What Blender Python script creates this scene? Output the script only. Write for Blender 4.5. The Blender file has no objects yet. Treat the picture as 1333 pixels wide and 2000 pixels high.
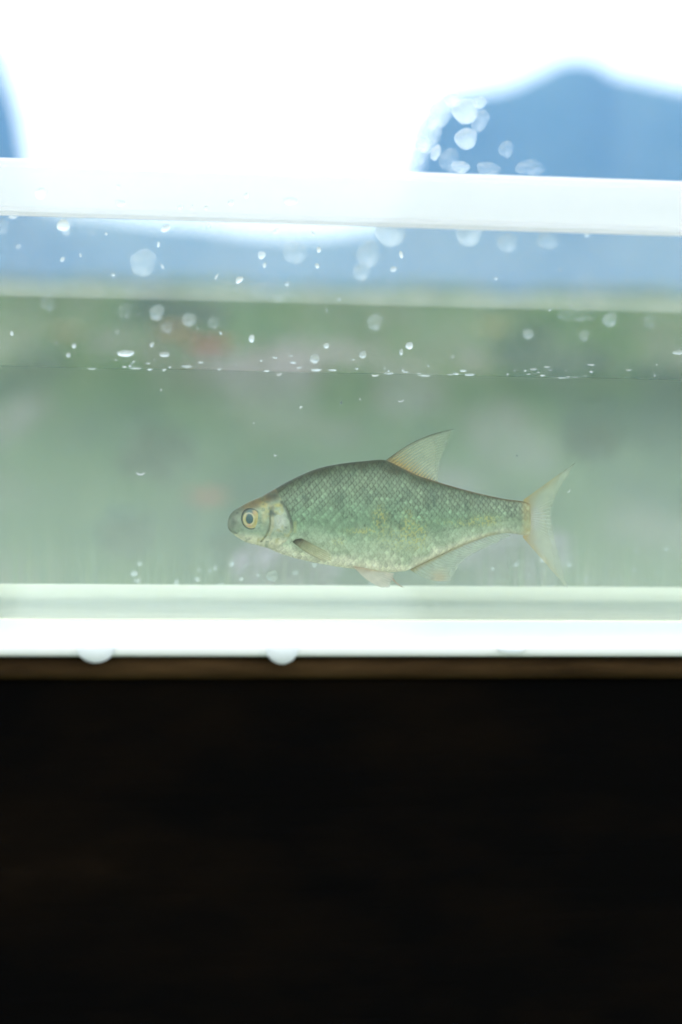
import bpy, bmesh, math, random
import numpy as np
from mathutils import Vector, Euler, noise as mnoise

random.seed(7)
rng = np.random.default_rng(7)
SC = bpy.context.scene
COL = SC.collection

# ------------------------------------------------------------------ camera
W, H = 1333.0, 2000.0
FPX = 85.0 / 36.0 * H
YAW, PITCH, ROLL = math.radians(-9.7), math.radians(3.31), math.radians(1.165)
HEAD = Vector((-math.sin(YAW), math.cos(YAW), 0))
CAM = Vector((0.83 * math.sin(YAW), -0.83 * math.cos(YAW), 0.0855))
cd = bpy.data.cameras.new('camera'); cam = bpy.data.objects.new('camera', cd); COL.objects.link(cam)
cam.location = CAM
fwd = Vector((HEAD.x * math.cos(PITCH), HEAD.y * math.cos(PITCH), -math.sin(PITCH)))
right0 = fwd.cross(Vector((0, 0, 1))).normalized(); up0 = right0.cross(fwd)
# image lines drop to the right -> camera turned counter-clockwise
rgt = right0 * math.cos(ROLL) + up0 * math.sin(ROLL)
upv = up0 * math.cos(ROLL) - right0 * math.sin(ROLL)
from mathutils import Matrix
cam.rotation_euler = Matrix(((rgt.x, upv.x, -fwd.x), (rgt.y, upv.y, -fwd.y), (rgt.z, upv.z, -fwd.z))).to_euler()
cd.sensor_fit = 'VERTICAL'; cd.sensor_height = 36; cd.lens = 85
cd.clip_start = 0.02; cd.clip_end = 20000
YF = 0.036                                             # depth of the fish behind the front pane
cd.dof.use_dof = True; cd.dof.focus_distance = 0.83 + YF / math.cos(YAW); cd.dof.aperture_fstop = 7.5
SC.camera = cam

# ------------------------------------------------------------------ world, sun, exposure
SUN_EL, SUN_ROT = math.radians(52), math.radians(-25)
w = bpy.data.worlds.new('World'); SC.world = w; w.use_nodes = True
nt = w.node_tree; nt.nodes.clear()
out = nt.nodes.new('ShaderNodeOutputWorld'); bg = nt.nodes.new('ShaderNodeBackground')
sky = nt.nodes.new('ShaderNodeTexSky'); sky.sky_type = 'NISHITA'; sky.sun_disc = False
sky.sun_elevation = SUN_EL; sky.sun_rotation = SUN_ROT
tc = nt.nodes.new('ShaderNodeTexCoord'); nz = nt.nodes.new('ShaderNodeTexNoise')
nz.inputs['Scale'].default_value = 5; nz.inputs['Detail'].default_value = 4
ramp = nt.nodes.new('ShaderNodeMapRange')
ramp.inputs['From Min'].default_value = 0.25; ramp.inputs['From Max'].default_value = 0.6
ramp.inputs['To Min'].default_value = 0.72; ramp.inputs['To Max'].default_value = 0.97
mx = nt.nodes.new('ShaderNodeMix'); mx.data_type = 'RGBA'
mx.inputs['B'].default_value = (11.0, 11.3, 11.4, 1)
L = nt.links.new
L(tc.outputs['Generated'], nz.inputs['Vector']); L(nz.outputs['Fac'], ramp.inputs['Value'])
L(ramp.outputs['Result'], mx.inputs['Factor']); L(sky.outputs['Color'], mx.inputs['A'])
L(mx.outputs['Result'], bg.inputs['Color']); bg.inputs['Strength'].default_value = 0.1
L(bg.outputs['Background'], out.inputs['Surface'])
sd = bpy.data.lights.new('sun', 'SUN'); sd.energy = 1.5; sd.angle = math.radians(12); sd.color = (1, 0.97, 0.9)
so = bpy.data.objects.new('sun', sd); COL.objects.link(so)
# direction towards the sun, nishita rotation measured from +Y clockwise
sdir = Vector((math.sin(SUN_ROT) * math.cos(SUN_EL), math.cos(SUN_ROT) * math.cos(SUN_EL), math.sin(SUN_EL)))
so.rotation_euler = sdir.to_track_quat('Z', 'Y').to_euler()
SC.view_settings.view_transform = 'Standard'; SC.view_settings.look = 'None'
SC.view_settings.gamma = 1; SC.view_settings.exposure = 1.25; SC.view_settings.use_curve_mapping = False
cy = SC.cycles
cy.use_denoising = True
cy.max_bounces = 24; cy.transparent_max_bounces = 48; cy.transmission_bounces = 12
cy.diffuse_bounces = 4; cy.glossy_bounces = 4; cy.volume_bounces = 2
cy.sample_clamp_indirect = 6; cy.caustics_refractive = True; cy.caustics_reflective = False


# ------------------------------------------------------------------ helpers
def ray(px, py):
    return (fwd * FPX + rgt * (px - W / 2) + upv * (H / 2 - py)).normalized()

def on_y(px, py, y):                                   # where a line of sight meets an upright plane of the tank
    d = ray(px, py); t = (y - CAM.y) / d.y
    return CAM + d * t

def on_z(px, py, z):
    d = ray(px, py); t = (z - CAM.z) / d.z
    return CAM + d * t

def at_dist(px, py, dist):
    d = ray(px, py); t = dist / math.hypot(d.x, d.y)
    return CAM + d * t

def mpp(y):                                            # metres per photo pixel at depth y
    return (0.83 + y) / FPX

def link(name, me, m=None, parent=None):
    o = bpy.data.objects.new(name, me); COL.objects.link(o)
    if m is not None:
        for k in (m if isinstance(m, (list, tuple)) else [m]):
            me.materials.append(k)
    if parent is not None: o.parent = parent
    return o

def from_bm(name, bm, m=None, parent=None, smooth=False):
    me = bpy.data.meshes.new(name); bm.to_mesh(me); bm.free()
    if smooth:
        for p in me.polygons: p.use_smooth = True
    return link(name, me, m, parent)

def np_mesh(name, v, f, smooth=True):
    me = bpy.data.meshes.new(name)
    v = np.asarray(v, dtype=np.float32); f = np.asarray(f, dtype=np.int32)
    k = f.shape[1]
    me.vertices.add(len(v)); me.vertices.foreach_set('co', v.ravel())
    me.loops.add(f.size); me.loops.foreach_set('vertex_index', f.ravel())
    me.polygons.add(len(f)); me.polygons.foreach_set('loop_start', np.arange(len(f), dtype=np.int32) * k)
    me.polygons.foreach_set('loop_total', np.full(len(f), k, dtype=np.int32))
    if smooth: me.polygons.foreach_set('use_smooth', np.ones(len(f), dtype=bool))
    me.update(calc_edges=True); me.validate()
    return me

def set_col(me, name, rgba):
    a = me.color_attributes.new(name, 'FLOAT_COLOR', 'POINT')
    a.data.foreach_set('color', np.asarray(rgba, dtype=np.float32).ravel())

def tag(o, label=None, cat=None, group=None, kind=None):
    if label: o['label'] = label
    if cat: o['category'] = cat
    if group: o['group'] = group
    if kind: o['kind'] = kind
    return o

def empty(name, loc, **k):
    o = bpy.data.objects.new(name, None); COL.objects.link(o); o.location = loc
    o.empty_display_size = 0.02
    return tag(o, **k)

def add_box(bm, lo, hi, bevel=0.0, seg=2):
    r = bmesh.ops.create_cube(bm, size=1.0); vs = r['verts']
    lo = Vector(lo); hi = Vector(hi); s = hi - lo; c = (lo + hi) / 2
    for v in vs: v.co = Vector((v.co.x * s.x, v.co.y * s.y, v.co.z * s.z)) + c
    if bevel > 0:
        es = list({e for v in vs for e in v.link_edges})
        bmesh.ops.bevel(bm, geom=es, offset=bevel, segments=seg, profile=0.5, affect='EDGES')

def box(name, lo, hi, m, parent=None, bevel=0.0, off=None, seg=2):
    bm = bmesh.new()
    if off is not None: lo = Vector(lo) - off; hi = Vector(hi) - off
    add_box(bm, lo, hi, bevel, seg)
    return from_bm(name, bm, m, parent)

class Mat:
    def __init__(s, name):
        s.m = bpy.data.materials.new(name); s.m.use_nodes = True
        s.t = s.m.node_tree; s.t.nodes.clear(); s.out = s.n('OutputMaterial')
    def n(s, kind, **k):
        nd = s.t.nodes.new('ShaderNode' + kind)
        for a, b in k.items():
            if a in nd.inputs.keys(): pass
            setattr(nd, a, b)
        return nd
    def l(s, a, b): s.t.links.new(a, b)
    def surf(s, sock): s.l(sock, s.out.inputs['Surface'])
    def noise(s, scale, detail=4, rough=0.55, coord='Object', stretch=None):
        tcn = s.n('TexCoord'); nn = s.n('TexNoise')
        nn.inputs['Scale'].default_value = scale; nn.inputs['Detail'].default_value = detail
        nn.inputs['Roughness'].default_value = rough
        src = tcn.outputs[coord]
        if stretch:
            mp = s.n('Mapping'); mp.inputs['Scale'].default_value = stretch
            s.l(src, mp.inputs['Vector']); src = mp.outputs['Vector']
        s.l(src, nn.inputs['Vector'])
        return nn.outputs['Fac']
    def rampc(s, fac, stops):
        r = s.n('ValToRGB'); e = r.color_ramp.elements
        while len(e) < len(stops): e.new(0.5)
        for i, (p, c) in enumerate(stops):
            e[i].position = p; e[i].color = (*c, 1)
        s.l(fac, r.inputs['Fac']); return r.outputs['Color']
    def rng(s, v, a, b, c, d):
        r = s.n('MapRange')
        for k, x in zip(('From Min', 'From Max', 'To Min', 'To Max'), (a, b, c, d)): r.inputs[k].default_value = x
        s.l(v, r.inputs['Value']); return r.outputs['Result']
    def bump(s, h, strength, dist):
        b = s.n('Bump'); b.inputs['Strength'].default_value = strength; b.inputs['Distance'].default_value = dist
        s.l(h, b.inputs['Height']); return b.outputs['Normal']
    def prin(s, color=None, **k):
        p = s.n('BsdfPrincipled')
        if color is not None:
            if hasattr(color, 'links'): s.l(color, p.inputs['Base Color'])
            else: p.inputs['Base Color'].default_value = (*color, 1)
        for a, b in k.items():
            i = p.inputs[a.replace('_', ' ')]
            if hasattr(b, 'links'): s.l(b, i)
            else: i.default_value = b
        return p
    def mix(s, fac, a, b):
        m = s.n('MixShader')
        if hasattr(fac, 'links'): s.l(fac, m.inputs[0])
        else: m.inputs[0].default_value = fac
        s.l(a, m.inputs[1]); s.l(b, m.inputs[2]); return m.outputs[0]

# ------------------------------------------------------------------ materials
TDEP = 0.130
WL = on_y(666, 729, 0).z                              # water level
def m_pane(name, f0, f1, fog=0.0):
    M = Mat(name)
    tr = M.n('BsdfTransparent'); tr.inputs[0].default_value = (0.97, 0.985, 0.975, 1)
    gl = M.n('BsdfGlossy'); gl.inputs['Roughness'].default_value = 0.02
    fr = M.n('Fresnel'); fr.inputs['IOR'].default_value = 1.45
    geo = M.n('NewGeometry')
    fac = M.n('Math', operation='MULTIPLY'); M.l(fr.outputs[0], fac.inputs[0])
    inv = M.n('Math', operation='SUBTRACT'); inv.inputs[0].default_value = 0.55; M.l(geo.outputs['Backfacing'], inv.inputs[1])
    cl = M.n('Math', operation='MAXIMUM'); M.l(inv.outputs[0], cl.inputs[0]); cl.inputs[1].default_value = 0.0
    M.l(cl.outputs[0], fac.inputs[1])
    a = M.mix(fac.outputs[0], tr.outputs[0], gl.outputs[0])
    # a thin dried film of water marks on the sheet
    tl = M.n('BsdfTranslucent'); tl.inputs[0].default_value = (0.85, 0.87, 0.83, 1)
    df = M.n('BsdfDiffuse'); df.inputs[0].default_value = (0.85, 0.87, 0.83, 1)
    film = M.mix(0.4, tl.outputs[0], df.outputs[0])
    n1 = M.rng(M.noise(22, 6, 0.62, stretch=(1, 1, 0.6)), 0.35, 0.75, f0, f1)
    if fog:
        tz = M.n('TexCoord'); sp = M.n('SeparateXYZ'); M.l(tz.outputs['Object'], sp.inputs[0])
        g = M.rng(sp.outputs['Z'], WL + 0.027, WL + 0.040, 0.0, fog)
        nn2 = M.rng(M.noise(30, 5, 0.6), 0.3, 0.7, 0.6, 1.3)
        z0, z1 = on_y(666, 594, TDEP).z, on_y(666, 560, TDEP).z
        up_ = M.rng(sp.outputs['Z'], z0 - .0006, z0 + .0006, 0.0, 1.0); dn_ = M.rng(sp.outputs['Z'], z1 - .004, z1 + .002, .10, 0.0)
        sc_ = M.n('Math', operation='MULTIPLY'); M.l(up_, sc_.inputs[0]); M.l(dn_, sc_.inputs[1])
        sg = M.n('Math', operation='ADD'); M.l(g, sg.inputs[0]); M.l(sc_.outputs[0], sg.inputs[1]); g = sg.outputs[0]
        mu = M.n('Math', operation='MULTIPLY'); M.l(g, mu.inputs[0]); M.l(nn2, mu.inputs[1])
        ad = M.n('Math', operation='ADD'); M.l(n1, ad.inputs[0]); M.l(mu.outputs[0], ad.inputs[1]); n1 = ad.outputs[0]
    M.surf(M.mix(n1, a, film)); return M.m

def m_white(name, c, rough, spec=0.5):
    M = Mat(name)
    n = M.noise(9, 5, 0.6)
    col = M.rampc(n, [(0.3, tuple(x * 0.93 for x in c)), (0.7, c)])
    p = M.prin(col, Roughness=rough, Specular_IOR_Level=spec)
    M.surf(p.outputs[0]); return M.m

def m_strip():
    M = Mat('frosted_acrylic')
    n = M.noise(40, 5, 0.6, stretch=(0.1, 1, 1))
    col = M.rampc(n, [(0.35, (0.80, 0.79, 0.79)), (0.7, (0.90, 0.88, 0.88))])
    df = M.n('BsdfDiffuse'); M.l(col, df.inputs[0])
    tl = M.n('BsdfTranslucent'); M.l(col, tl.inputs[0])
    tr = M.n('BsdfTransparent'); tr.inputs[0].default_value = (0.95, 0.97, 1, 1)
    gl = M.n('BsdfGlossy'); gl.inputs['Roughness'].default_value = 0.12
    a = M.mix(0.55, df.outputs[0], tl.outputs[0])
    b = M.mix(0.36, a, tr.outputs[0])
    M.surf(M.mix(0.05, b, gl.outputs[0])); return M.m

def m_drop():
    M = Mat('water_bead')
    g = M.n('BsdfGlass'); g.inputs['IOR'].default_value = 1.33; g.inputs['Roughness'].default_value = 0.0
    g.inputs['Color'].default_value = (0.97, 0.99, 1, 1)
    tr = M.n('BsdfTransparent')
    tl = M.n('BsdfTranslucent'); tl.inputs[0].default_value = (0.9, 0.95, 0.96, 1)
    lw = M.n('LayerWeight'); lw.inputs['Blend'].default_value = 0.5
    a = M.mix(0.32, g.outputs[0], tl.outputs[0])
    oi = M.n('ObjectInfo'); k = M.rng(oi.outputs['Random'], 0, 1, 0.15, 0.65)
    ma = M.n('MapRange'); M.l(lw.outputs['Facing'], ma.inputs['Value']); ma.inputs['From Min'].default_value = 0.15; ma.inputs['From Max'].default_value = 0.85
    M.l(k, ma.inputs['To Min']); ma.inputs['To Max'].default_value = 1.0
    M.surf(M.mix(ma.outputs['Result'], a, tr.outputs[0])); return M.m

def m_milky_drop(name='backlit_water_bead', k0=0.70, k1=0.92):
    M = Mat(name)
    g = M.n('BsdfGlass'); g.inputs['IOR'].default_value = 1.33; g.inputs['Roughness'].default_value = 0.25
    tl = M.n('BsdfTranslucent'); tl.inputs[0].default_value = (0.9, 0.95, 0.96, 1)
    df = M.n('BsdfDiffuse'); df.inputs[0].default_value = (0.9, 0.95, 0.96, 1)
    tr = M.n('BsdfTransparent')
    a = M.mix(0.5, tl.outputs[0], df.outputs[0])
    b = M.mix(0.45, g.outputs[0], a)
    lw = M.n('LayerWeight'); lw.inputs['Blend'].default_value = 0.5
    oi = M.n('ObjectInfo'); k = M.rng(oi.outputs['Random'], 0, 1, k0, k1)
    ma = M.n('MapRange'); M.l(lw.outputs['Facing'], ma.inputs['Value']); ma.inputs['From Max'].default_value = 0.75
    M.l(k, ma.inputs['To Min']); ma.inputs['To Max'].default_value = 1.0
    pt = M.rng(M.noise(1.6, 3, 0.6), 0.35, 0.65, 0.0, 0.16)
    add = M.n('Math', operation='ADD', use_clamp=True); M.l(ma.outputs['Result'], add.inputs[0]); M.l(pt, add.inputs[1])
    M.surf(M.mix(add.outputs[0], b, tr.outputs[0])); return M.m

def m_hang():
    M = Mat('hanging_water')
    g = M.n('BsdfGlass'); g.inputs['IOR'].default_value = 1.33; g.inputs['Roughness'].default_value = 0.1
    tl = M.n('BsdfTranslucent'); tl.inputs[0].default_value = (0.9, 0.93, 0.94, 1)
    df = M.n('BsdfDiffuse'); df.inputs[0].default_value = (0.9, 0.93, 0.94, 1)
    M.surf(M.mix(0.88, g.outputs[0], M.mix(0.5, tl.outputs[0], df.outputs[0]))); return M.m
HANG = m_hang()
WET = m_milky_drop('bright_wet_bead', 0.52, 0.82)

def m_water_side():
    M = Mat('cloudy_green_water')
    tr = M.n('BsdfTransparent'); M.surf(tr.outputs[0])
    sc = M.n('VolumeScatter'); sc.inputs['Color'].default_value = (0.86, 0.97, 0.80, 1)
    sc.inputs['Density'].default_value = WATER_D; sc.inputs['Anisotropy'].default_value = 0.35
    ab = M.n('VolumeAbsorption'); ab.inputs['Color'].default_value = (0.30, 0.88, 0.70, 1); ab.inputs['Density'].default_value = WATER_A
    ad = M.n('AddShader'); M.l(sc.outputs[0], ad.inputs[0]); M.l(ab.outputs[0], ad.inputs[1])
    M.l(ad.outputs[0], M.out.inputs['Volume']); return M.m

def m_water_top():
    M = Mat('water_surface')
    tr = M.n('BsdfTransparent'); gl = M.n('BsdfGlossy'); gl.inputs['Roughness'].default_value = 0.03
    gl.inputs['Color'].default_value = (0.75, 0.85, 0.8, 1)
    lw = M.n('LayerWeight'); lw.inputs['Blend'].default_value = 0.2
    nb = M.bump(M.noise(60, 3), 0.3, 0.002); M.l(nb, gl.inputs['Normal'])
    r = M.rng(lw.outputs['Fresnel'], 0, 1, 0.02, 0.12)
    M.surf(M.mix(r, tr.outputs[0], gl.outputs[0])); return M.m
WATER_D, WATER_A = 4.3, 1.0

def m_wood(name, c1, c2, scale, rough=0.8):
    M = Mat(name)
    n = M.noise(scale, 8, 0.65, stretch=(0.22, 1, 1.6))
    col = M.rampc(n, [(0.3, c1), (0.55, tuple((a + b) / 2 for a, b in zip(c1, c2))), (0.75, c2)])
    p = M.prin(col, Roughness=rough, Specular_IOR_Level=0.0)
    M.l(M.bump(n, 0.4, 0.002), p.inputs['Normal']); M.surf(p.outputs[0]); return M.m

def m_ground():
    M = Mat('meadow_ground')
    n = M.noise(1.1, 8, 0.65); 
    col = M.rampc(n, [(0.30, (0.020, 0.055, 0.018)), (0.50, (0.045, 0.085, 0.030)), (0.62, (0.08, 0.10, 0.05)), (0.75, (0.14, 0.13, 0.10))])
    p = M.prin(col, Roughness=1.0, Specular_IOR_Level=0.1)
    M.surf(p.outputs[0]); return M.m

def m_attr(name, rough=0.8, trans=0.3, spec=0.2):
    M = Mat(name)
    at = M.n('Attribute', attribute_name='tint')
    p = M.prin(at.outputs['Color'], Roughness=rough, Specular_IOR_Level=spec)
    tl = M.n('BsdfTranslucent'); M.l(at.outputs['Color'], tl.inputs[0])
    M.surf(M.mix(trans, p.outputs[0], tl.outputs[0])); return M.m

def m_flat(name, c, rough=0.6, trans=0.0):
    M = Mat(name)
    n = M.noise(14, 4)
    col = M.rampc(n, [(0.3, tuple(x * 0.75 for x in c)), (0.7, c)])
    p = M.prin(col, Roughness=rough)
    if trans:
        tl = M.n('BsdfTranslucent'); M.l(col, tl.inputs[0]); M.surf(M.mix(trans, p.outputs[0], tl.outputs[0]))
    else: M.surf(p.outputs[0])
    return M.m

def m_mountain():
    M = Mat('forested_slope')
    n = M.noise(0.012, 8, 0.6)
    col = M.rampc(n, [(0.3, (0.035, 0.06, 0.05)), (0.7, (0.09, 0.12, 0.09))])
    M.surf(M.prin(col, Roughness=1.0, Specular_IOR_Level=0.0).outputs[0]); return M.m

PANE, FOGGED, STRIP, DROP, MILKY = m_pane('clear_acrylic', .006, .035), m_pane('fogged_acrylic', .01, .04, .065), m_strip(), m_drop(), m_milky_drop()
def m_sheet():
    M = Mat('cream_floor_acrylic')
    col = M.rampc(M.noise(30, 5, 0.65, stretch=(.35, 1, 1)), [(0.3, (0.62, 0.62, 0.47)), (0.7, (0.74, 0.72, 0.56))])
    df = M.n('BsdfDiffuse'); M.l(col, df.inputs[0])
    gl = M.n('BsdfGlossy'); gl.inputs['Roughness'].default_value = 0.04; gl.inputs[0].default_value = (0.9, 0.95, 0.85, 1)
    M.surf(M.mix(0.22, df.outputs[0], gl.outputs[0])); return M.m
SHEET = m_sheet()
FLOORM = m_white('white_plastic', (0.83, 0.84, 0.80), 0.16)

# ------------------------------------------------------------------ setting: ground, mountain, haze
GZ = -0.56                                             # meadow level below the tank floor
CREST = 34.0
def terrain_z(d, x, y):
    t = np.clip((d - 9.0) / (CREST - 9.0), 0, 1); s = t * t * (3 - 2 * t)
    top = CAM.z + CREST * math.tan(math.radians(1.79)) - GZ
    z = GZ + s * top
    z = np.where(d > CREST, z - np.clip((d - CREST) / 200, 0, 1) * 6.0, z)
    z = z + 0.035 * np.sin(x * 1.7 + 1) * np.cos(y * 1.3) * np.clip((d - 3) / 6, 0, 1)
    return z
Rr = np.concatenate([[0.0, 0.6], np.geomspace(1.0, 60, 90), np.geomspace(66, 9000, 30)])
NA = 180
vv = []
for r in Rr:
    a = np.arange(NA) / NA * 2 * math.pi
    x = CAM.x + r * np.cos(a); y = CAM.y + r * np.sin(a)
    f = np.clip(np.sin(a), -1, 1)                       # rises only ahead of the camera
    zz = terrain_z(np.full(NA, r), x, y)
    k = np.clip((f + 0.1) / 0.5, 0, 1)
    zz = GZ + (zz - GZ) * k
    vv.append(np.stack([x, y, zz], 1))
vv = np.concatenate(vv); ff = []
for i in range(len(Rr) - 1):
    a = np.arange(NA); b = (a + 1) % NA
    ff.append(np.stack([i * NA + a, i * NA + b, (i + 1) * NA + b, (i + 1) * NA + a], 1))
me = np_mesh('ground', vv, np.concatenate(ff))
tag(link('ground', me, m_ground()), 'green meadow rising to a low grassy bank', kind='structure')

def ground_at(x, y):
    d = math.hypot(x - CAM.x, y - CAM.y); f = (y - CAM.y) / max(d, 1e-6)
    k = min(max((f + 0.1) / 0.5, 0), 1)
    return GZ + (float(terrain_z(np.array(d), np.array(x), np.array(y))) - GZ) * k

# ridge silhouette given as (photo column, photo row), turned into bearings and heights 1.4 km away
MD = 1400.0
prof = [(-2600, 420), (-900, 300), (-500, 120), (-300, 20), (-120, 40), (-40, 85), (14, 112), (27, 140), (22, 200), (14, 270), (12, 320),
        (60, 400), (200, 425), (330, 438), (450, 452), (560, 462), (660, 458), (740, 446), (790, 410), (806, 340), (822, 270), (850, 215),
        (890, 186), (940, 180), (1000, 170), (1060, 142), (1110, 118), (1135, 114), (1170, 130), (1210, 152), (1260, 160), (1310, 168),
        (1360, 178), (1500, 150), (1700, 230), (2100, 330), (3200, 450)]
az, el = [], []
for px, py in prof:
    p = at_dist(px, py, MD); d = p - CAM
    az.append(math.atan2(d.x, d.y)); el.append(d.z)
o_ = np.argsort(az); az = np.array(az)[o_]; el = np.array(el)[o_]
A = np.linspace(az[0], az[-1], 900); E = np.interp(A, az, el)
E = np.convolve(np.pad(E, 4, mode='edge'), np.hanning(11)[1:-1] / np.hanning(11).sum(), 'valid')
E = E + np.convolve(rng.normal(0, 1.2, len(A)), np.ones(5) / 5, 'same')
rows = [(-260, 0.0), (-200, 0.16), (-140, 0.36), (-90, 0.58), (-45, 0.82), (0, 1.0), (80, 0.8), (220, 0.45), (420, 0.0)]
vv = []
for dd, hh in rows:
    wob = 1 + (0.10 * np.sin(A * 47 + dd * .05) + 0.05 * np.sin(A * 131 + dd)) * (0 if dd == 0 else 1)
    zz = CAM.z - 8 + (E + 8) * hh * wob if hh > 0 else np.full(len(A), -14.0)
    D = MD + dd
    vv.append(np.stack([CAM.x + D * np.sin(A), CAM.y + D * np.cos(A), zz], 1))
n_ = len(A); vv = np.concatenate(vv); ff = []
for i in range(len(rows) - 1):
    a = np.arange(n_ - 1)
    ff.append(np.stack([i * n_ + a, i * n_ + a + 1, (i + 1) * n_ + a + 1, (i + 1) * n_ + a], 1))
tag(link('mountain', np_mesh('mountain', vv, np.concatenate(ff)), m_mountain()),
    'hazy blue mountain ridge with a tall summit on the right', kind='structure')

HZ = Mat('haze_air')
pv = HZ.n('VolumePrincipled'); pv.inputs['Color'].default_value = (0.13, 0.46, 1.0, 1)
pv.inputs['Density'].default_value = 0.00034; pv.inputs['Anisotropy'].default_value = 0.0
HZ.l(pv.outputs[0], HZ.out.inputs['Volume'])
bm = bmesh.new(); add_box(bm, (-2300, -300, -16), (2300, 1900, 290))
tag(from_bm('haze', bm, HZ.m), 'pale blue air softening the far ridge', kind='stuff')

# ------------------------------------------------------------------ meadow grass (stuff)
def clump(x, y):                                       # drifts of one plant, longer along the slope than across it
    uu = x * math.cos(YAW) - y * math.sin(-YAW); vv_ = x * math.sin(-YAW) + y * math.cos(YAW)
    f = lambda a, b, s1, s2, k: (lambda X, Y: vn(X, Y, k))(a / s1, b / s2)
    return (1.2 * f(uu, vv_, .50, 3.4, 1) + .35 * f(uu, vv_, .22, 1.3, 2) + .8 * f(uu, vv_, 1.1, 6, 3)) / 2.35
def vn(x, y, k):
    xi, yi = np.floor(x), np.floor(y); fx, fy = x - xi, y - yi
    fx = fx * fx * (3 - 2 * fx); fy = fy * fy * (3 - 2 * fy)
    h = lambda i, j: np.mod(np.sin(i * 127.1 + j * 311.7 + k * 7.7) * 43758.5453, 1)
    return (h(xi, yi) * (1 - fx) + h(xi + 1, yi) * fx) * (1 - fy) + (h(xi, yi + 1) * (1 - fx) + h(xi + 1, yi + 1) * fx) * fy
def blades(n, dmin, dmax, half, hmin, hmax, wid, palette, seedk, zoff=0.0):
    r = np.random.default_rng(seedk)
    d = np.exp(r.uniform(math.log(dmin), math.log(dmax), n)); a = r.uniform(-half, half, n) - YAW
    x = CAM.x + d * np.sin(a); y = CAM.y + d * np.cos(a)
    keep = (y > 0.45); d, a, x, y = d[keep], a[keep], x[keep], y[keep]; n = len(d)
    z = terrain_z(d, x, y)
    h = r.uniform(hmin, hmax, n) * (0.35 + 1.6 * np.clip(clump(x + 31, y + 7) - .3, 0, 1))
    wd = wid * (0.6 + 0.8 * r.random(n)) * np.sqrt(d / dmin)
    th = r.uniform(0, math.pi, n); ca, sa = np.cos(th), np.sin(th)
    lx, ly = r.normal(0, 0.22, n) * h, r.normal(0, 0.22, n) * h
    P = np.zeros((n, 5, 3))
    for j, (u, ww) in enumerate(((0, 1), (0, -1), (0.55, 0.8), (0.55, -0.8), (1, 0))):
        P[:, j, 0] = x + lx * u * u + ca * wd * ww * 0.5
        P[:, j, 1] = y + ly * u * u + sa * wd * ww * 0.5
        P[:, j, 2] = z - 0.01 + h * u
    b = (np.arange(n) * 5)[:, None]
    f3 = np.concatenate([b + [0, 1, 3], b + [0, 3, 2], b + [2, 3, 4]])
    pal = np.array(palette)
    nzv = (clump(x, y) - .5) * 3.0 + .53
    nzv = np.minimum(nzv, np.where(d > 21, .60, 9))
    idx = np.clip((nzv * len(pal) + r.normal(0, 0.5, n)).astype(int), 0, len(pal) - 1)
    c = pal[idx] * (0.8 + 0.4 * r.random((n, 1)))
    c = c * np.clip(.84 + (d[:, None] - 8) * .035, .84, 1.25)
    c = np.repeat(c, 5, 0); c = np.concatenate([c, np.ones((len(c), 1))], 1)
    return P.reshape(-1, 3), f3, c
greens = [(0.006, 0.045, 0.040), (0.010, 0.075, 0.025), (0.025, 0.11, 0.020), (0.065, 0.13, 0.03), (0.040, 0.13, 0.05), (0.13, 0.13, 0.09), (0.20, 0.19, 0.18), (0.26, 0.24, 0.24)]
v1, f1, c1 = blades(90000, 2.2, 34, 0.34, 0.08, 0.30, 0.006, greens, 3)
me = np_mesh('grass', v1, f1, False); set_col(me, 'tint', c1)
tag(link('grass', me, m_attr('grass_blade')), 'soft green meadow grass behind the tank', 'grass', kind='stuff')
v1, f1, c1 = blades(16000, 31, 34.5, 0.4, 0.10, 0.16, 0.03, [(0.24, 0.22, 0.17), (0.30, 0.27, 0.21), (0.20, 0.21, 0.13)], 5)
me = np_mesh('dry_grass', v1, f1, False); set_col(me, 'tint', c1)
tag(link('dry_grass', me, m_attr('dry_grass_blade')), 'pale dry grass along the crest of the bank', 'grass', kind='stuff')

# blooms in the meadow, one thing each
def flower(px, py, dist, rad, c, label, group, cat='flower'):
    p = at_dist(px, py, dist); g = ground_at(p.x, p.y)
    root = empty('poppy' if c[0] > 0.4 and c[1] < 0.2 else 'wildflower', (p.x, p.y, g), label=label, cat=cat, group=group)
    bm = bmesh.new(); h = max(p.z - g, 0.05)
    bmesh.ops.create_cone(bm, cap_ends=True, segments=6, radius1=0.006, radius2=0.004, depth=h, matrix=Matrix.Translation((0, 0, h / 2)))
    from_bm('stem', bm, STEM, root)
    for k in range(5):
        bm = bmesh.new(); a0 = k * 2 * math.pi / 5
        vs = []
        for i in range(7):
            u = i / 6
            row = []
            for j in range(5):
                q = (j / 4 - 0.5) * 1.3 * math.sin(math.pi * min(u + 0.12, 1) * 0.8)
                rr = rad * u; zz = h + rad * (0.15 + 0.5 * u * u)
                row.append(bm.verts.new((rr * math.cos(a0 + q), rr * math.sin(a0 + q), zz)))
            vs.append(row)
        for i in range(6):
            for j in range(4): bm.faces.new((vs[i][j], vs[i][j + 1], vs[i + 1][j + 1], vs[i + 1][j]))
        o = from_bm('petal', bm, m_flat('petal_%d' % len(bpy.data.materials), c, 0.7, 0.4), root, True)
        sm = o.modifiers.new('s', 'SOLIDIFY'); sm.thickness = 0.002
STEM = m_flat('flower_stem', (0.08, 0.14, 0.05))
RED = (0.55, 0.07, 0.05)
flower(398, 692, 6.0, 0.052, RED, 'blurred red poppy on the bank above the waterline', 'red poppies in the meadow')
flower(424, 690, 6.2, 0.042, RED, 'smaller red poppy right of the upper poppy on the bank', 'red poppies in the meadow')
flower(405, 992, 4.6, 0.042, RED, 'faint red poppy seen through the water in front of the fish nose', 'red poppies in the meadow')
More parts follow.
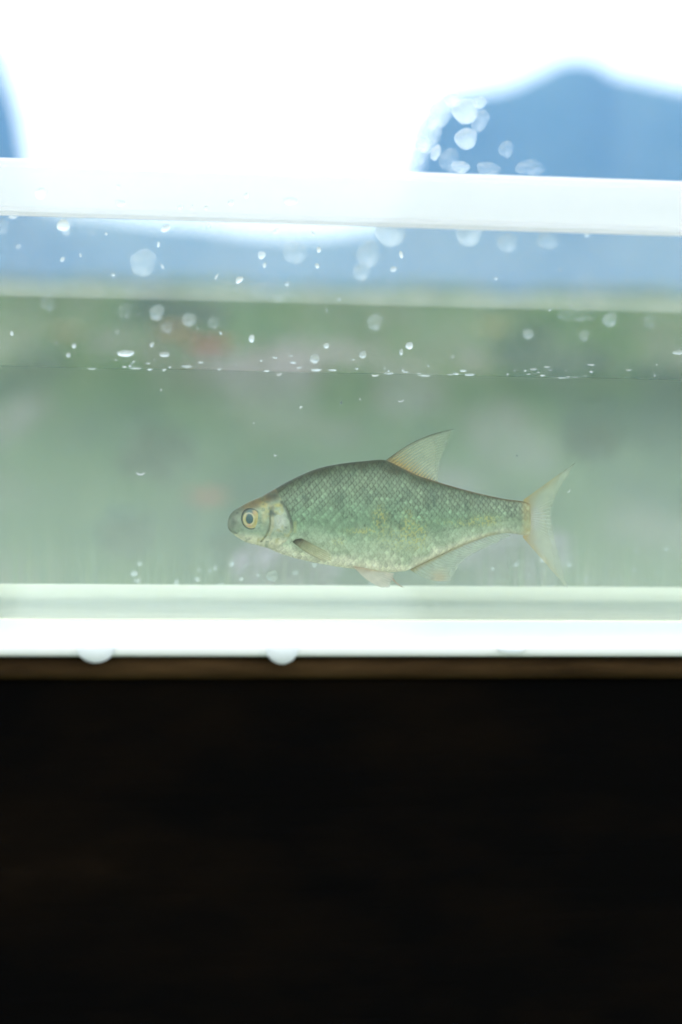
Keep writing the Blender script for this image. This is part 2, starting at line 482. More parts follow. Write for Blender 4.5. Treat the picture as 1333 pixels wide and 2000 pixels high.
flower(595, 1128, 3.6, 0.030, RED, 'red poppy low behind the tank floor, under the fish throat', 'red poppies in the meadow')
flower(340, 664, 6.5, 0.055, (0.6, 0.42, 0.2), 'tan yellow bloom on the bank left of the red poppies', 'pale blooms in the meadow')
flower(128, 664, 6.8, 0.05, (0.55, 0.47, 0.28), 'pale yellow bloom on the far left of the bank', 'pale blooms in the meadow')
flower(965, 655, 7.0, 0.05, (0.5, 0.5, 0.2), 'greenish yellow bloom on the bank above the fish back', 'pale blooms in the meadow')

# taller tufts close behind the stand
def tuft(px, top, dist, n, seedk, label, dark=False):
    r = random.Random(seedk); p = at_dist(px, top, dist); g = ground_at(p.x, p.y); h = p.z - g
    bm = bmesh.new(); cols = []
    lay = bm.verts.layers.float_color.new('tint')
    for i in range(n * 3):
        a = r.uniform(0, 2 * math.pi); lean = r.uniform(0.01, 0.10) * h; hh = h * r.uniform(0.90, 1.03); wd = r.uniform(0.002, 0.0055)
        c = r.choice([(.01, .05, .04), (.02, .08, .03), (.03, .12, .07)] if dark else [(.02, .09, .03), (.07, .16, .05), (.16, .24, .10), (.26, .28, .16), (.03, .10, .07)]) + (1,)
        prev = None; b = r.uniform(0, 2 * math.pi); ox, oy = r.uniform(-.02, .02), r.uniform(-.02, .02)
        for k in range(9):
            u = k / 8; ww = wd * (1 - u ** 6)
            q = Vector((ox + math.cos(a) * lean * u * u, oy + math.sin(a) * lean * u * u, hh * u))
            s = Vector((math.cos(b), math.sin(b), 0)) * ww / 2
            l_, r_ = bm.verts.new(q - s), bm.verts.new(q + s + Vector((0, 0, 1e-5))); l_[lay] = c; r_[lay] = c
            if prev: bm.faces.new((prev[0], prev[1], r_, l_))
            prev = (l_, r_)
    o = from_bm('grass_tuft', bm, TUFT); o.location = (p.x, p.y, g)
    tag(o, label, 'grass tuft', 'grass tufts close behind the tank')
TUFT = m_attr('tuft_blade', 0.6, 0.4)
for i, (px, tp, dist, n, lab) in enumerate([
    (60, 1062, 1.16, 20, 'grass tuft close behind the far left end of the tank floor'),
    (165, 1075, 1.2, 16, 'grass tuft behind the tank floor above the left hanging drop'),
    (245, 1035, 1.3, 22, 'tallest grass tuft behind the left part of the tank'),
    (345, 1080, 1.18, 16, 'grass tuft behind the tank floor midway between left edge and fish'),
    (655, 1112, 1.25, 14, 'short grass tuft behind the belly of the fish'),
    (930, 1088, 1.3, 16, 'grass tuft seen between anal fin and tail of the fish'),
    (1060, 1090, 1.2, 16, 'grass tuft behind the lower tail lobe of the fish'),
    (1190, 1072, 1.28, 18, 'grass tuft behind the tank right of the fish tail'),
    (1290, 1085, 1.18, 16, 'grass tuft behind the far right end of the tank'),
    (112, 1095, 1.24, 10, 'dark low tuft between the two grass tufts at far left'),
    (205, 1100, 1.16, 10, 'low straw coloured tuft left of the tallest tuft'),
    (300, 1090, 1.22, 10, 'dark low tuft right of the tallest tuft'),
    (395, 1108, 1.30, 8, 'very low tuft just left of below the fish snout'),
    (870, 1112, 1.25, 8, 'dark low tuft behind the tip of the anal fin'),
    (985, 1100, 1.2, 10, 'low tuft below the tail stalk of the fish'),
    (1135, 1100, 1.18, 10, 'dark low tuft just right of the lower tail tip'),
    (1240, 1098, 1.3, 10, 'low tuft between the two right hand tufts')]):
    tuft(px, tp, 1.02 + (dist - 1.16) * .8, n, i, lab, i in (1, 4, 6, 9, 11, 13, 15))

def weed(px, py, dist, rad, c, seedk, label):
    r = random.Random(seedk); p = at_dist(px, py, dist); g = ground_at(p.x, p.y); h = p.z - g
    root = empty('leafy_weed', (p.x, p.y, g), label=label, cat='plant', group='leafy weeds behind the tank')
    bm = bmesh.new(); bmesh.ops.create_cone(bm, cap_ends=True, segments=6, radius1=0.004, radius2=0.002, depth=h, matrix=Matrix.Translation((0, 0, h / 2)))
    from_bm('stem', bm, STEM, root)
    bm = bmesh.new()
    rad *= 1.9
    for i in range(150):
        d = Vector((r.gauss(0, 1), r.gauss(0, 1), r.gauss(0, 1))); d = d.normalized() * rad * r.random() ** .4
        c0 = Vector((0, 0, h)) + Vector((d.x, d.y, d.z * .8)); ax = Vector((r.gauss(0, 1), r.gauss(0, 1), r.gauss(0, .6))).normalized()
        sd_ = ax.cross(Vector((r.random(), r.random(), 1))).normalized(); l_ = rad * r.uniform(.45, .75)
        q = [bm.verts.new(c0 + ax * l_ * a + sd_ * l_ * b + Vector((0, 0, -.25 * l_ * a * a))) for a, b in ((-.5, 0), (-.1, -.25), (.25, -.2), (.6, 0), (.25, .2), (-.1, .25))]
        bm.faces.new(q)
    from_bm('foliage', bm, m_flat('leaf_%d' % seedk, c, .6, .3), root)
weed(452, 1068, 1.9, .012, (.010, .10, .10), 31, 'dark teal leafy weed blurred behind the chin of the fish')
weed(246, 1040, 2.0, .014, (.012, .08, .07), 32, 'dark teal leafy weed blurred behind the water at left')
weed(1150, 850, 3.2, .022, (.02, .10, .07), 33, 'dark green leafy weed blurred above the tail of the fish')
weed(560, 1105, 1.8, .020, (.40, .30, .42), 34, 'pale lilac leafy weed blurred under the throat of the fish')
weed(1010, 1080, 1.9, .022, (.38, .33, .42), 35, 'pale lilac leafy weed blurred between anal fin and tail')
weed(310, 880, 3.4, .03, (.03, .11, .05), 36, 'dark green leafy weed blurred in the water left of the fish')

# ------------------------------------------------------------------ wooden stand
st = empty('wooden_stand', (0, 0, GZ), label='dark weathered wooden stand with a thin top board under the tank', cat='stand')
OFF = Vector((0, 0, GZ))
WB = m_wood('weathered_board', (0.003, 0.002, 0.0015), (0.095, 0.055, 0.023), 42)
def m_dark():  # near-black colour carries the shade below the top board
    M = Mat('shade_dark_wood')
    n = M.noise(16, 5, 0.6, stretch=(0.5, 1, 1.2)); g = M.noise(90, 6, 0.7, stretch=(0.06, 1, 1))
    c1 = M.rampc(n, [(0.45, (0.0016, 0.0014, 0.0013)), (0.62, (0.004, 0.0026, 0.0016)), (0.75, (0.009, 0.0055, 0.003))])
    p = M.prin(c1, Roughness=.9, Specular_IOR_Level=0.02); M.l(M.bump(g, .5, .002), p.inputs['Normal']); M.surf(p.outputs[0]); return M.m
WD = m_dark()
LIPY = -0.0705
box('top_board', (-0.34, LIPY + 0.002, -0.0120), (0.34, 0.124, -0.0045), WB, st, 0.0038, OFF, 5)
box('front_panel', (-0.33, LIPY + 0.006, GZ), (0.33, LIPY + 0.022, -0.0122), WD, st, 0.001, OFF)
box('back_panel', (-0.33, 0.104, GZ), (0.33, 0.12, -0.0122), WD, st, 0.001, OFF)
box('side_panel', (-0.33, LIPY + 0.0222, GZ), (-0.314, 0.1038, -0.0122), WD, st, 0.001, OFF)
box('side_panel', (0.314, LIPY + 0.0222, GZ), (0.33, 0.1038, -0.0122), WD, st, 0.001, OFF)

# ------------------------------------------------------------------ tank
TD, TW, TH, PT = 0.130, 0.26, 0.255, 0.004
tk = empty('viewing_tank', (0, 0, 0), label='long clear acrylic viewing tank of green water on a white base plate', cat='fish tank')
box('base_plate', (-0.32, LIPY, -0.0042), (0.32, TD + PT, 0.0), FLOORM, tk, 0.0014)
box('floor_sheet', (-TW + PT + .0001, 0.0001, -0.0006), (TW - PT - .0001, TD - .0001, 0.0005), SHEET, tk, 0.0)
def pane(name, lo, hi): return box(name, lo, hi, PANE, tk, 0.0006)
pane('front_pane', (-TW, -PT, -0.001), (TW, 0, TH))
zt = on_y(666, 334, TD).z; zb = on_y(666, 441, TD).z
box('back_pane', (-TW, TD, -0.001), (TW, TD + PT, zt - 0.0005), FOGGED, tk, 0.0006)
pane('side_pane', (-TW, 0.0004, -0.001), (-TW + PT, TD - 0.0004, TH))
pane('side_pane', (TW - PT, 0.0004, -0.001), (TW, TD - 0.0004, TH))
# frosted brace along the top of the back pane
bm = bmesh.new()
x0, x1 = -TW + PT + .001, TW - PT - .001
secs = [(zb, 0), (zb, -0.007), (zb + 0.0012, -0.0085), (zb + 0.0026, -0.007), (zb + 0.0034, -0.005), (zt - 0.0034, -0.005),
        (zt - 0.0026, -0.0072), (zt - 0.001, -0.0082), (zt, -0.007), (zt, 0)]
rowl = [bm.verts.new((x0, TD - 0.0003 + y, z)) for z, y in secs]; rowr = [bm.verts.new((x1, TD - 0.0003 + y, z)) for z, y in secs]
for i in range(len(secs)):
    j = (i + 1) % len(secs); bm.faces.new((rowl[i], rowr[i], rowr[j], rowl[j]))
bm.faces.new(rowl); bm.faces.new(rowr[::-1]); bmesh.ops.recalc_face_normals(bm, faces=bm.faces)
from_bm('brace_strip', bm, STRIP, tk)
# water
WZ = on_y(666, 729, 0).z
bm = bmesh.new()
nx, ny = 60, 16
X = np.linspace(-TW + PT + .0004, TW - PT - .0004, nx); Y = np.linspace(0.0003, TD - 0.0003, ny)
topv = [[bm.verts.new((x, y, WZ + 0.0003 * math.exp(-(Y[-1] - y) / 0.0022) + 0.00010 * math.sin(x * 90 + y * 60))) for y in Y] for x in X]
botv = [[bm.verts.new((x, y, 0.0008)) for y in Y] for x in X]
tops = []
for i in range(nx - 1):
    for j in range(ny - 1):
        f = bm.faces.new((topv[i][j], topv[i + 1][j], topv[i + 1][j + 1], topv[i][j + 1])); f.material_index = 1; f.smooth = True
        bm.faces.new((botv[i][j], botv[i][j + 1], botv[i + 1][j + 1], botv[i + 1][j]))
for i in range(nx - 1):
    bm.faces.new((topv[i][0], botv[i][0], botv[i + 1][0], topv[i + 1][0]))
    bm.faces.new((topv[i][-1], topv[i + 1][-1], botv[i + 1][-1], botv[i][-1]))
for j in range(ny - 1):
    bm.faces.new((topv[0][j], topv[0][j + 1], botv[0][j + 1], botv[0][j]))
    bm.faces.new((topv[-1][j], botv[-1][j], botv[-1][j + 1], topv[-1][j + 1]))
bmesh.ops.recalc_face_normals(bm, faces=bm.faces)
wt = from_bm('water', bm, [m_water_side(), m_water_top()])
tag(wt, 'cloudy green water filling the tank', kind='structure')

# ------------------------------------------------------------------ the fish
top_pts = [(444.5, 1024), (446, 1013), (450, 1004), (455, 998), (468.6, 990), (487.5, 980), (509, 971), (528, 960.4), (541.5, 952.5), (560, 942), (582, 931), (609, 919),
           (636, 911), (663, 906), (690, 902.5), (717, 900), (740, 897.5), (752, 898), (768, 905), (785.6, 914), (817, 929), (845.5, 938), (874, 947), (902.5, 955), (931, 962.5),
           (959.5, 969), (988, 975), (1011, 977.5), (1026, 980), (1036, 985)]
bot_pts = [(444.5, 1024), (445.5, 1031), (449, 1038), (460.5, 1047), (479.4, 1059), (501, 1064.5), (528, 1072), (541.5, 1079), (566, 1087), (593, 1094), (625, 1101), (663, 1107.5), (690, 1111),
           (730, 1116), (766, 1118), (794, 1115), (811, 1107), (845.5, 1091), (874, 1077), (902.5, 1065), (931, 1054), (959.5, 1044.5), (988, 1041), (1008, 1043), (1026, 1046), (1036, 1042)]
wid_pts = [(444.5, 0), (446, 5), (450, 9), (460, 15), (480, 23), (505, 30), (540, 36), (600, 42), (680, 45), (750, 43), (820, 35), (880, 26), (940, 18), (990, 12), (1020, 9), (1036, 5)]
def smooth_interp(pts, x):
    p = np.array(pts, float); y = np.interp(x, p[:, 0], p[:, 1])
    return y
def fsm(pts, x, k=5.0):                                # box-smoothed polyline, less smoothing at the snout
    acc = 0
    kk = np.minimum(k, np.maximum((x - 444.5) * 0.6, 0)); kk = np.minimum(kk, np.maximum(1036 - x, 0) + .01)
    for o in (-1, -0.66, -0.33, 0, 0.33, 0.66, 1): acc = acc + smooth_interp(pts, x + o * kk)
    return acc / 7
NS, NR = 520, 420
u = np.linspace(0, 1, NS); xs = 444.5 + (1036 - 444.5) * (u + 0.0) ** 1.0
xs = np.concatenate([444.5 + 14 * np.linspace(0, 1, 26)[:-1] ** 2, np.linspace(458.5, 1036, NS - 25)])
tp, bt, wi = fsm(top_pts, xs), fsm(bot_pts, xs), fsm(wid_pts, xs)
ang = np.linspace(0, 2 * math.pi, NR, endpoint=False)
sn, cs = np.sin(ang), np.cos(ang)
PY = (tp + bt)[:, None] / 2 - (bt - tp)[:, None] / 2 * sn[None, :]          # photo rows
PX = np.repeat(xs[:, None], NR, 1)
csp = np.sign(cs) * np.abs(cs) ** 0.85
WY = -wi[:, None] * csp[None, :]                                            # cos>0 = side facing the camera
# fuller above, belly tapers
WY *= (1 - 0.10 * np.clip(-sn, 0, 1) ** 2)[None, :]
mp = mpp(YF)
def px_world(px, py, yoff):                            # photo point on the fish's upright plane plus a sideways offset in photo px
    d = np.array(fwd)[None] * FPX + np.array(rgt)[None] * (px.ravel()[:, None] - W / 2) + np.array(upv)[None] * (H / 2 - py.ravel()[:, None])
    t = (YF - CAM.y) / d[:, 1:2]
    q = np.array(CAM)[None] + d * t
    q[:, 1] += yoff.ravel() * mp
    return q
LAT = [(540, 1000), (565, 1008), (620, 1026), (700, 1043), (780, 1045), (860, 1033), (940, 1018), (1036, 1011)]
def scale_field(a, b):
    """visible scale at each point of the flank: edge distance 0..1, position in scale, random id"""
    SX, SY = 10.4, 13.0
    RX, RY = 11.0, 7.9
    best = np.full(a.shape, 1e9); ed = np.zeros(a.shape); pos = np.zeros(a.shape); idn = np.zeros(a.shape)
    i0 = np.floor(a / SX); j0 = np.floor(b / (SY / 2))
    for di in range(-2, 3):
        for dj in range(-2, 4):
            j = j0 + dj; i = i0 + di
            cx = (i + 0.5 * (np.mod(j, 2))) * SX; cyy = j * SY / 2
            hsh = np.mod(np.sin(i * 12.9898 + j * 78.233) * 43758.5453, 1)
            cx = cx + (hsh - .5) * 1.6; 
            dx = (a - cx) / RX; dy = (b - cyy) / RY
            dist = np.sqrt(dx * dx + dy * dy)
            ok = (dist < 1) & (cx < best)
            best = np.where(ok, cx, best); ed = np.where(ok, 1 - dist, ed); pos = np.where(ok, dx, pos); idn = np.where(ok, hsh, idn)
    return ed, pos, idn
def vnoise(x, y, s, seed):
    """smooth value noise"""
    x = x / s + seed * 17.3; y = y / s + seed * 9.1
    xi, yi = np.floor(x), np.floor(y); fx, fy = x - xi, y - yi
    fx = fx * fx * (3 - 2 * fx); fy = fy * fy * (3 - 2 * fy)
    h = lambda i, j: np.mod(np.sin(i * 127.1 + j * 311.7 + seed) * 43758.5453, 1)
    return (h(xi, yi) * (1 - fx) + h(xi + 1, yi) * fx) * (1 - fy) + (h(xi, yi + 1) * (1 - fx) + h(xi + 1, yi + 1) * fx) * fy
def fbm(x, y, s, seed): return (vnoise(x, y, s, seed) + .5 * vnoise(x, y, s / 2.1, seed + 1) + .25 * vnoise(x, y, s / 4.3, seed + 2)) / 1.75
latr = np.interp(PX, *np.array(LAT).T)
ed, pos, idn = scale_field(PX, PY - latr)
frac = (PY - tp[:, None]) / np.maximum((bt - tp)[:, None], 1)               # 0 back, 1 belly
sst = lambda e0, e1, x: (lambda t: t * t * (3 - 2 * t))(np.clip((x - e0) / (e1 - e0), 0, 1))
# head / body boundary : gill cover edge
gill = np.interp(PY, [930, 952, 966, 980, 991, 1005, 1018, 1032, 1045, 1055, 1068, 1080, 1100],
                 [536, 538, 541, 549, 555, 560, 564.5, 566.5, 563, 556, 540, 528, 520])
body = sst(-1.5, 1.5, PX - gill)
def seg_d(px, py, pts):
    d = np.full(px.shape, 1e9)
    for (x0, y0), (x1, y1) in zip(pts[:-1], pts[1:]):
        t = np.clip(((px - x0) * (x1 - x0) + (py - y0) * (y1 - y0)) / ((x1 - x0) ** 2 + (y1 - y0) ** 2), 0, 1)
        d = np.minimum(d, np.hypot(px - x0 - t * (x1 - x0), py - y0 - t * (y1 - y0)))
    return d
C = lambda *a: np.array(a, float)
def lerp(a, b, t): return a * (1 - t[..., None]) + b * t[..., None]
n20, n8, n40 = fbm(PX, PY, 22, 1), fbm(PX, PY, 7, 2), fbm(PX, PY, 48, 3)
n3 = vnoise(PX, PY, 2.6, 5)
# body pigments
c_back, c_up, c_mid, c_low, c_bel = C(.070, .075, .036), C(.160, .225, .140), C(.150, .255, .155), C(.32, .41, .29), C(.74, .76, .62)
fr = frac + (n20 - .5) * .14 + (n40 - .5) * .12
col = np.zeros(PX.shape + (3,)) + c_back
col = lerp(col, c_up, sst(.01, .10, fr)); col = lerp(col, c_mid, sst(.14, .50, fr))
col = lerp(col, c_low, sst(.52, .80, fr)); col = lerp(col, c_bel, sst(.80, .98, fr))
tailw = sst(860, 1010, PX)
col = lerp(col, C(.24, .30, .20), tailw * .55)
# scales : dark rims on the back, wet glints painted into the centres
rim = 1 - sst(.05, .24, ed + (n3 - .5) * .08)
rimk = rim * (0.16 + .84 * sst(.35, .85, pos)) * (.45 + .9 * n8 + .3 * n20) * body * (1.0 * (1 - sst(.22, .62, frac)) + 0.24 + .5 * tailw * (1 - sst(.3, .6, frac)))
col = lerp(col, C(.030, .034, .018), np.clip(rimk, 0, .9) * (0.6 + .5 * n8))
glint = sst(.30, .55, ed) * (sst(.1, .8, idn) + 2.2 * sst(.90, .97, idn) * n8)
col = col * (1 + (.20 * glint * body * (0.35 + .65 * sst(.05, .35, frac)) * (1 - .85 * sst(.45, .65, frac)) * (0.6 + .8 * n8))[..., None])
col = col * (0.82 + 0.36 * idn * body + .36 * (1 - body) * .5)[..., None]
col = col * (0.80 + .40 * fbm(PX, PY, 13, 31))[..., None]
n2 = vnoise(PX, PY, 1.9, 77)
col = col * (0.86 + .28 * n2 * body + .14 * (1 - body))[..., None]
fle = sst(.60, .74, fbm(PX * 1.3, PY * .8, 5.5, 91)) * sst(.45, .6, n40 * .5 + n20 * .5) * body * sst(.05, .12, frac) * (1 - sst(.55, .75, frac))
col = lerp(col, C(.035, .055, .035), fle * .8)
streak = fbm(PX * 2.2, PY, 12, 35)
col = lerp(col, C(.06, .12, .075), np.clip(sst(.58, .85, streak) * body * (1 - sst(.55, .8, frac)) * .45, 0, 1))
# dark blotches and gold flecks on the flank
for bx, by, br, k in [(656, 970, 9, .5), (748, 1000, 14, .45), (733, 1022, 8, .35), (840, 975, 16, .5), (835, 985, 10, .4), (620, 988, 7, .35), (790, 960, 10, .3), (906, 985, 12, .3), (658, 937, 7, .35), (720, 985, 22, .2)]:
    g = np.exp(-(((PX - bx) / br) ** 2 + ((PY - by) / (br * 1.2)) ** 2)) * k * 2.0 * (0.1 + 1.6 * n8 * n8)
    col = lerp(col, C(.028, .060, .040), np.clip(g, 0, .85))
gold = 0
for bx, by, rx, ry, k in [(735, 1010, 12, 20, 1), (790, 1025, 10, 26, .9), (815, 1045, 12, 22, 1), (705, 1035, 30, 6, .7), (655, 1056, 12, 6, .5), (945, 1015, 24, 9, .8), (900, 1020, 40, 7, .4), (770, 1050, 40, 20, .4)]:
    gold = gold + k * np.exp(-(((PX - bx) / rx) ** 2 + ((PY - by) / ry) ** 2))
col = lerp(col, C(.42, .40, .10), np.clip(gold * sst(.50, .66, n2 * .75 + n8 * .25) * 1.2, 0, .6) * body)
# lateral line: short dark dashes
ll = np.exp(-((PY - latr - 1) / 1.6) ** 2) * (np.mod(PX / 11.6, 1) < .5) * body * sst(600, 900, PX)
col = lerp(col, C(.05, .08, .045), ll * .5)
# warm edge along the back behind the dorsal fin, gold anal ridge
warm = sst(752, 800, PX) * np.exp(-((PY - tp[:, None]) / 3.0) ** 2)
col = lerp(col, C(.26, .15, .05), np.clip(warm, 0, 1) * .75)
aw = sst(800, 820, PX) * (1 - sst(960, 985, PX)) * np.exp(-((PY - bt[:, None]) / 5.0) ** 2)
col = lerp(col, C(.34, .26, .09), aw * .6)
cw = sst(1012, 1026, PX)
col = lerp(col, C(.50, .34, .09), cw * .35 * (.5 + n8))
# head pigments
hd = np.zeros_like(col) + C(.24, .32, .22)
hd = lerp(hd, C(.20, .27, .22), sst(.5, .75, n20) * .5)
topd = PY - tp[:, None]
hd = lerp(hd, C(.26, .17, .07), np.clip((1 - sst(7, 24, topd)) * sst(462, 480, PX), 0, 1) * .9)
hd = lerp(hd, C(.055, .07, .045), (1 - sst(22, 36, PX - 505 + 20)) * 0)
hd = lerp(hd, C(.065, .075, .06), np.exp(-(((PX - 534) / 17) ** 2 + ((PY - 968) / 9) ** 2)) * .85)       # nape
hd = lerp(hd, C(.16, .175, .135), (1 - sst(447, 476, PX + (PY - 1020) * .35 + (n8 - .5) * 12)) * (1 - sst(1036, 1050, PY)) * .85)  # grey snout
hd = lerp(hd, C(.05, .06, .055), np.exp(-(((PX - 455) / 5) ** 2 + ((PY - 1020) / 10) ** 2)) * .6)
hd = lerp(hd, C(.66, .66, .50), sst(1036, 1052, PY - (PX - 480) * .10) * .85)                             # pale throat
hd = lerp(hd, C(.52, .55, .50), np.exp(-(((PX - 543) / 13) ** 2 + ((PY - 1018) / 18) ** 2)) * .8)        # silver gill cover
hd = lerp(hd, C(.38, .34, .10), np.exp(-(((PX - 539) / 9) ** 2 + ((PY - 985) / 4) ** 2)) * .95)
hd = lerp(hd, C(.44, .36, .13), np.exp(-(((PX - 514) / 7) ** 2 + ((PY - 985) / 7) ** 2)) * .8)
hd = lerp(hd, C(.42, .37, .17), np.exp(-(((PX - 512) / 5) ** 2 + ((PY - 1004) / 16) ** 2)) * .6)
pre = seg_d(PX, PY, [(525, 992), (523, 1005), (523.5, 1018), (521.8, 1031), (516, 1045), (508, 1056)])
hd = lerp(hd, C(.09, .10, .045), np.clip(1.3 - pre / 2.4, 0, 1) * .9)
hd = lerp(hd, C(.48, .38, .20), np.clip(1 - np.abs(pre - 5) / 4, 0, 1) * (PX > 522) * .5)
hd = lerp(hd, C(.035, .06, .05), np.exp(-(((PX - 526) / 5.5) ** 4 + ((PY - 997) / 10) ** 4)) * .9)
hd = lerp(hd, C(.05, .07, .055), np.exp(-(((PX - 532) / 5) ** 2 + ((PY - 1002) / 3) ** 2)) * .8)
hd = lerp(hd, C(.05, .06, .05), np.exp(-(((PX - 554) / 3) ** 2 + ((PY - 1028) / 2.5) ** 2)) * .8)
hd = lerp(hd, C(.04, .05, .045), np.clip(1.3 - seg_d(PX, PY, [(444, 1030), (452, 1037), (461, 1041)]) / 1.6, 0, 1) * .8)  # mouth
hd = lerp(hd, C(.03, .035, .03), np.exp(-(((PX - 462) / 2.2) ** 2 + ((PY - 1001) / 1.8) ** 2)) * .9)                       # nostril
hd = lerp(hd, C(.34, .33, .12), np.clip(sst(.55, .8, fbm(PX, PY, 9, 51)) * .6 * (PX > 500), 0, 1))
hd = lerp(hd, C(.10, .16, .12), np.clip(sst(.58, .8, fbm(PX, PY, 8, 57)) * .6, 0, 1))
hd = hd * (0.70 + .6 * fbm(PX, PY, 5, 61))[..., None]
col = lerp(hd, col, body)
gd = seg_d(PX, PY, [(546, 979), (550, 984), (555, 992), (559.5, 1005), (564, 1018), (565.5, 1033)])
col = lerp(col, C(.035, .045, .030), np.clip(1.5 - gd / 3.2, 0, 1) * (.95 - .5 * sst(1015, 1034, PY)) * (.7 + .4 * n8))
gd2 = seg_d(PX, PY, [(565.5, 1033), (562, 1045), (553, 1056), (538, 1069), (526, 1073)])
col = lerp(col, C(.22, .27, .19), np.clip(1.3 - gd2 / 2.6, 0, 1) * .35)
gd3 = seg_d(PX, PY, [(571, 1018), (571, 1036)])
col = lerp(col, C(.36, .36, .13), np.clip(1.2 - gd3 / 4, 0, 1) * .4)
# relief in photo px along the section normal
rel = body * (pos * .55 + .35) * 1.15 * sst(0, .15, ed)
rel += -1.6 * np.exp(-(np.minimum(gd, gd2) / 2.0) ** 2) + 1.5 * (1 - body) * np.exp(-((gill - PX) / 14) ** 2)
rel += -.8 * np.exp(-(pre / 1.6) ** 2) - 1.2 * np.exp(-(((PX - 462) / 2.4) ** 2 + ((PY - 1001) / 2.2) ** 2))
rel += -1.3 * np.clip(1.2 - seg_d(PX, PY, [(444, 1030), (452, 1037), (461, 1041)]) / 1.6, 0, 1)
rel += -2.2 * np.clip(1 - ((PX - 488) / 21) ** 2 - ((PY - 1012) / 23) ** 2, 0, 1)
rel *= np.clip(wi / 10, 0, 1)[:, None] * np.abs(cs)[None, :] ** .5
PYr = PY - rel * 0.4 * sn[None, :] * (np.abs(sn[None, :]) > .6) * body
WYr = WY - rel * np.sign(cs)[None, :] * np.abs(cs)[None, :] ** .3
V = px_world(PX, PYr, WYr)
i = np.arange(NS - 1)[:, None]; j = np.arange(NR)[None, :]; j2 = (j + 1) % NR
F = np.stack([i * NR + j, (i + 1) * NR + j, (i + 1) * NR + j2, i * NR + j2], -1).reshape(-1, 4)
ft = empty('fish', tuple(on_y(700, 1020, YF)), label='small silver green roach with orange tinted fins facing left in the tank', cat='fish')
FO = np.array(ft.location)
col = col * C(1.20, 1.12, 1.08)
me = np_mesh('body', V - FO, F); rgba = np.concatenate([np.clip(col, 0, 1).reshape(-1, 3), np.ones((NS * NR, 1))], 1); set_col(me, 'tint', rgba)
M = Mat('fish_skin')
at = M.n('Attribute', attribute_name='tint')
nn = M.noise(900, 3)
p = M.prin(at.outputs['Color'], Roughness=M.rng(nn, .3, .7, .30, .48), Specular_IOR_Level=0.5, Metallic=0.28)
M.l(M.bump(nn, .12, .0004), p.inputs['Normal']); M.surf(p.outputs[0])
bd = link('body', me, M.m, ft)
# close tail end of the loft (fin base hides it) with a fan
bmf = bmesh.new(); bmf.from_mesh(me); bmf.verts.ensure_lookup_table()
bmf.faces.new([bmf.verts[(NS - 1) * NR + q] for q in range(NR)]); bmf.to_mesh(me); bmf.free()

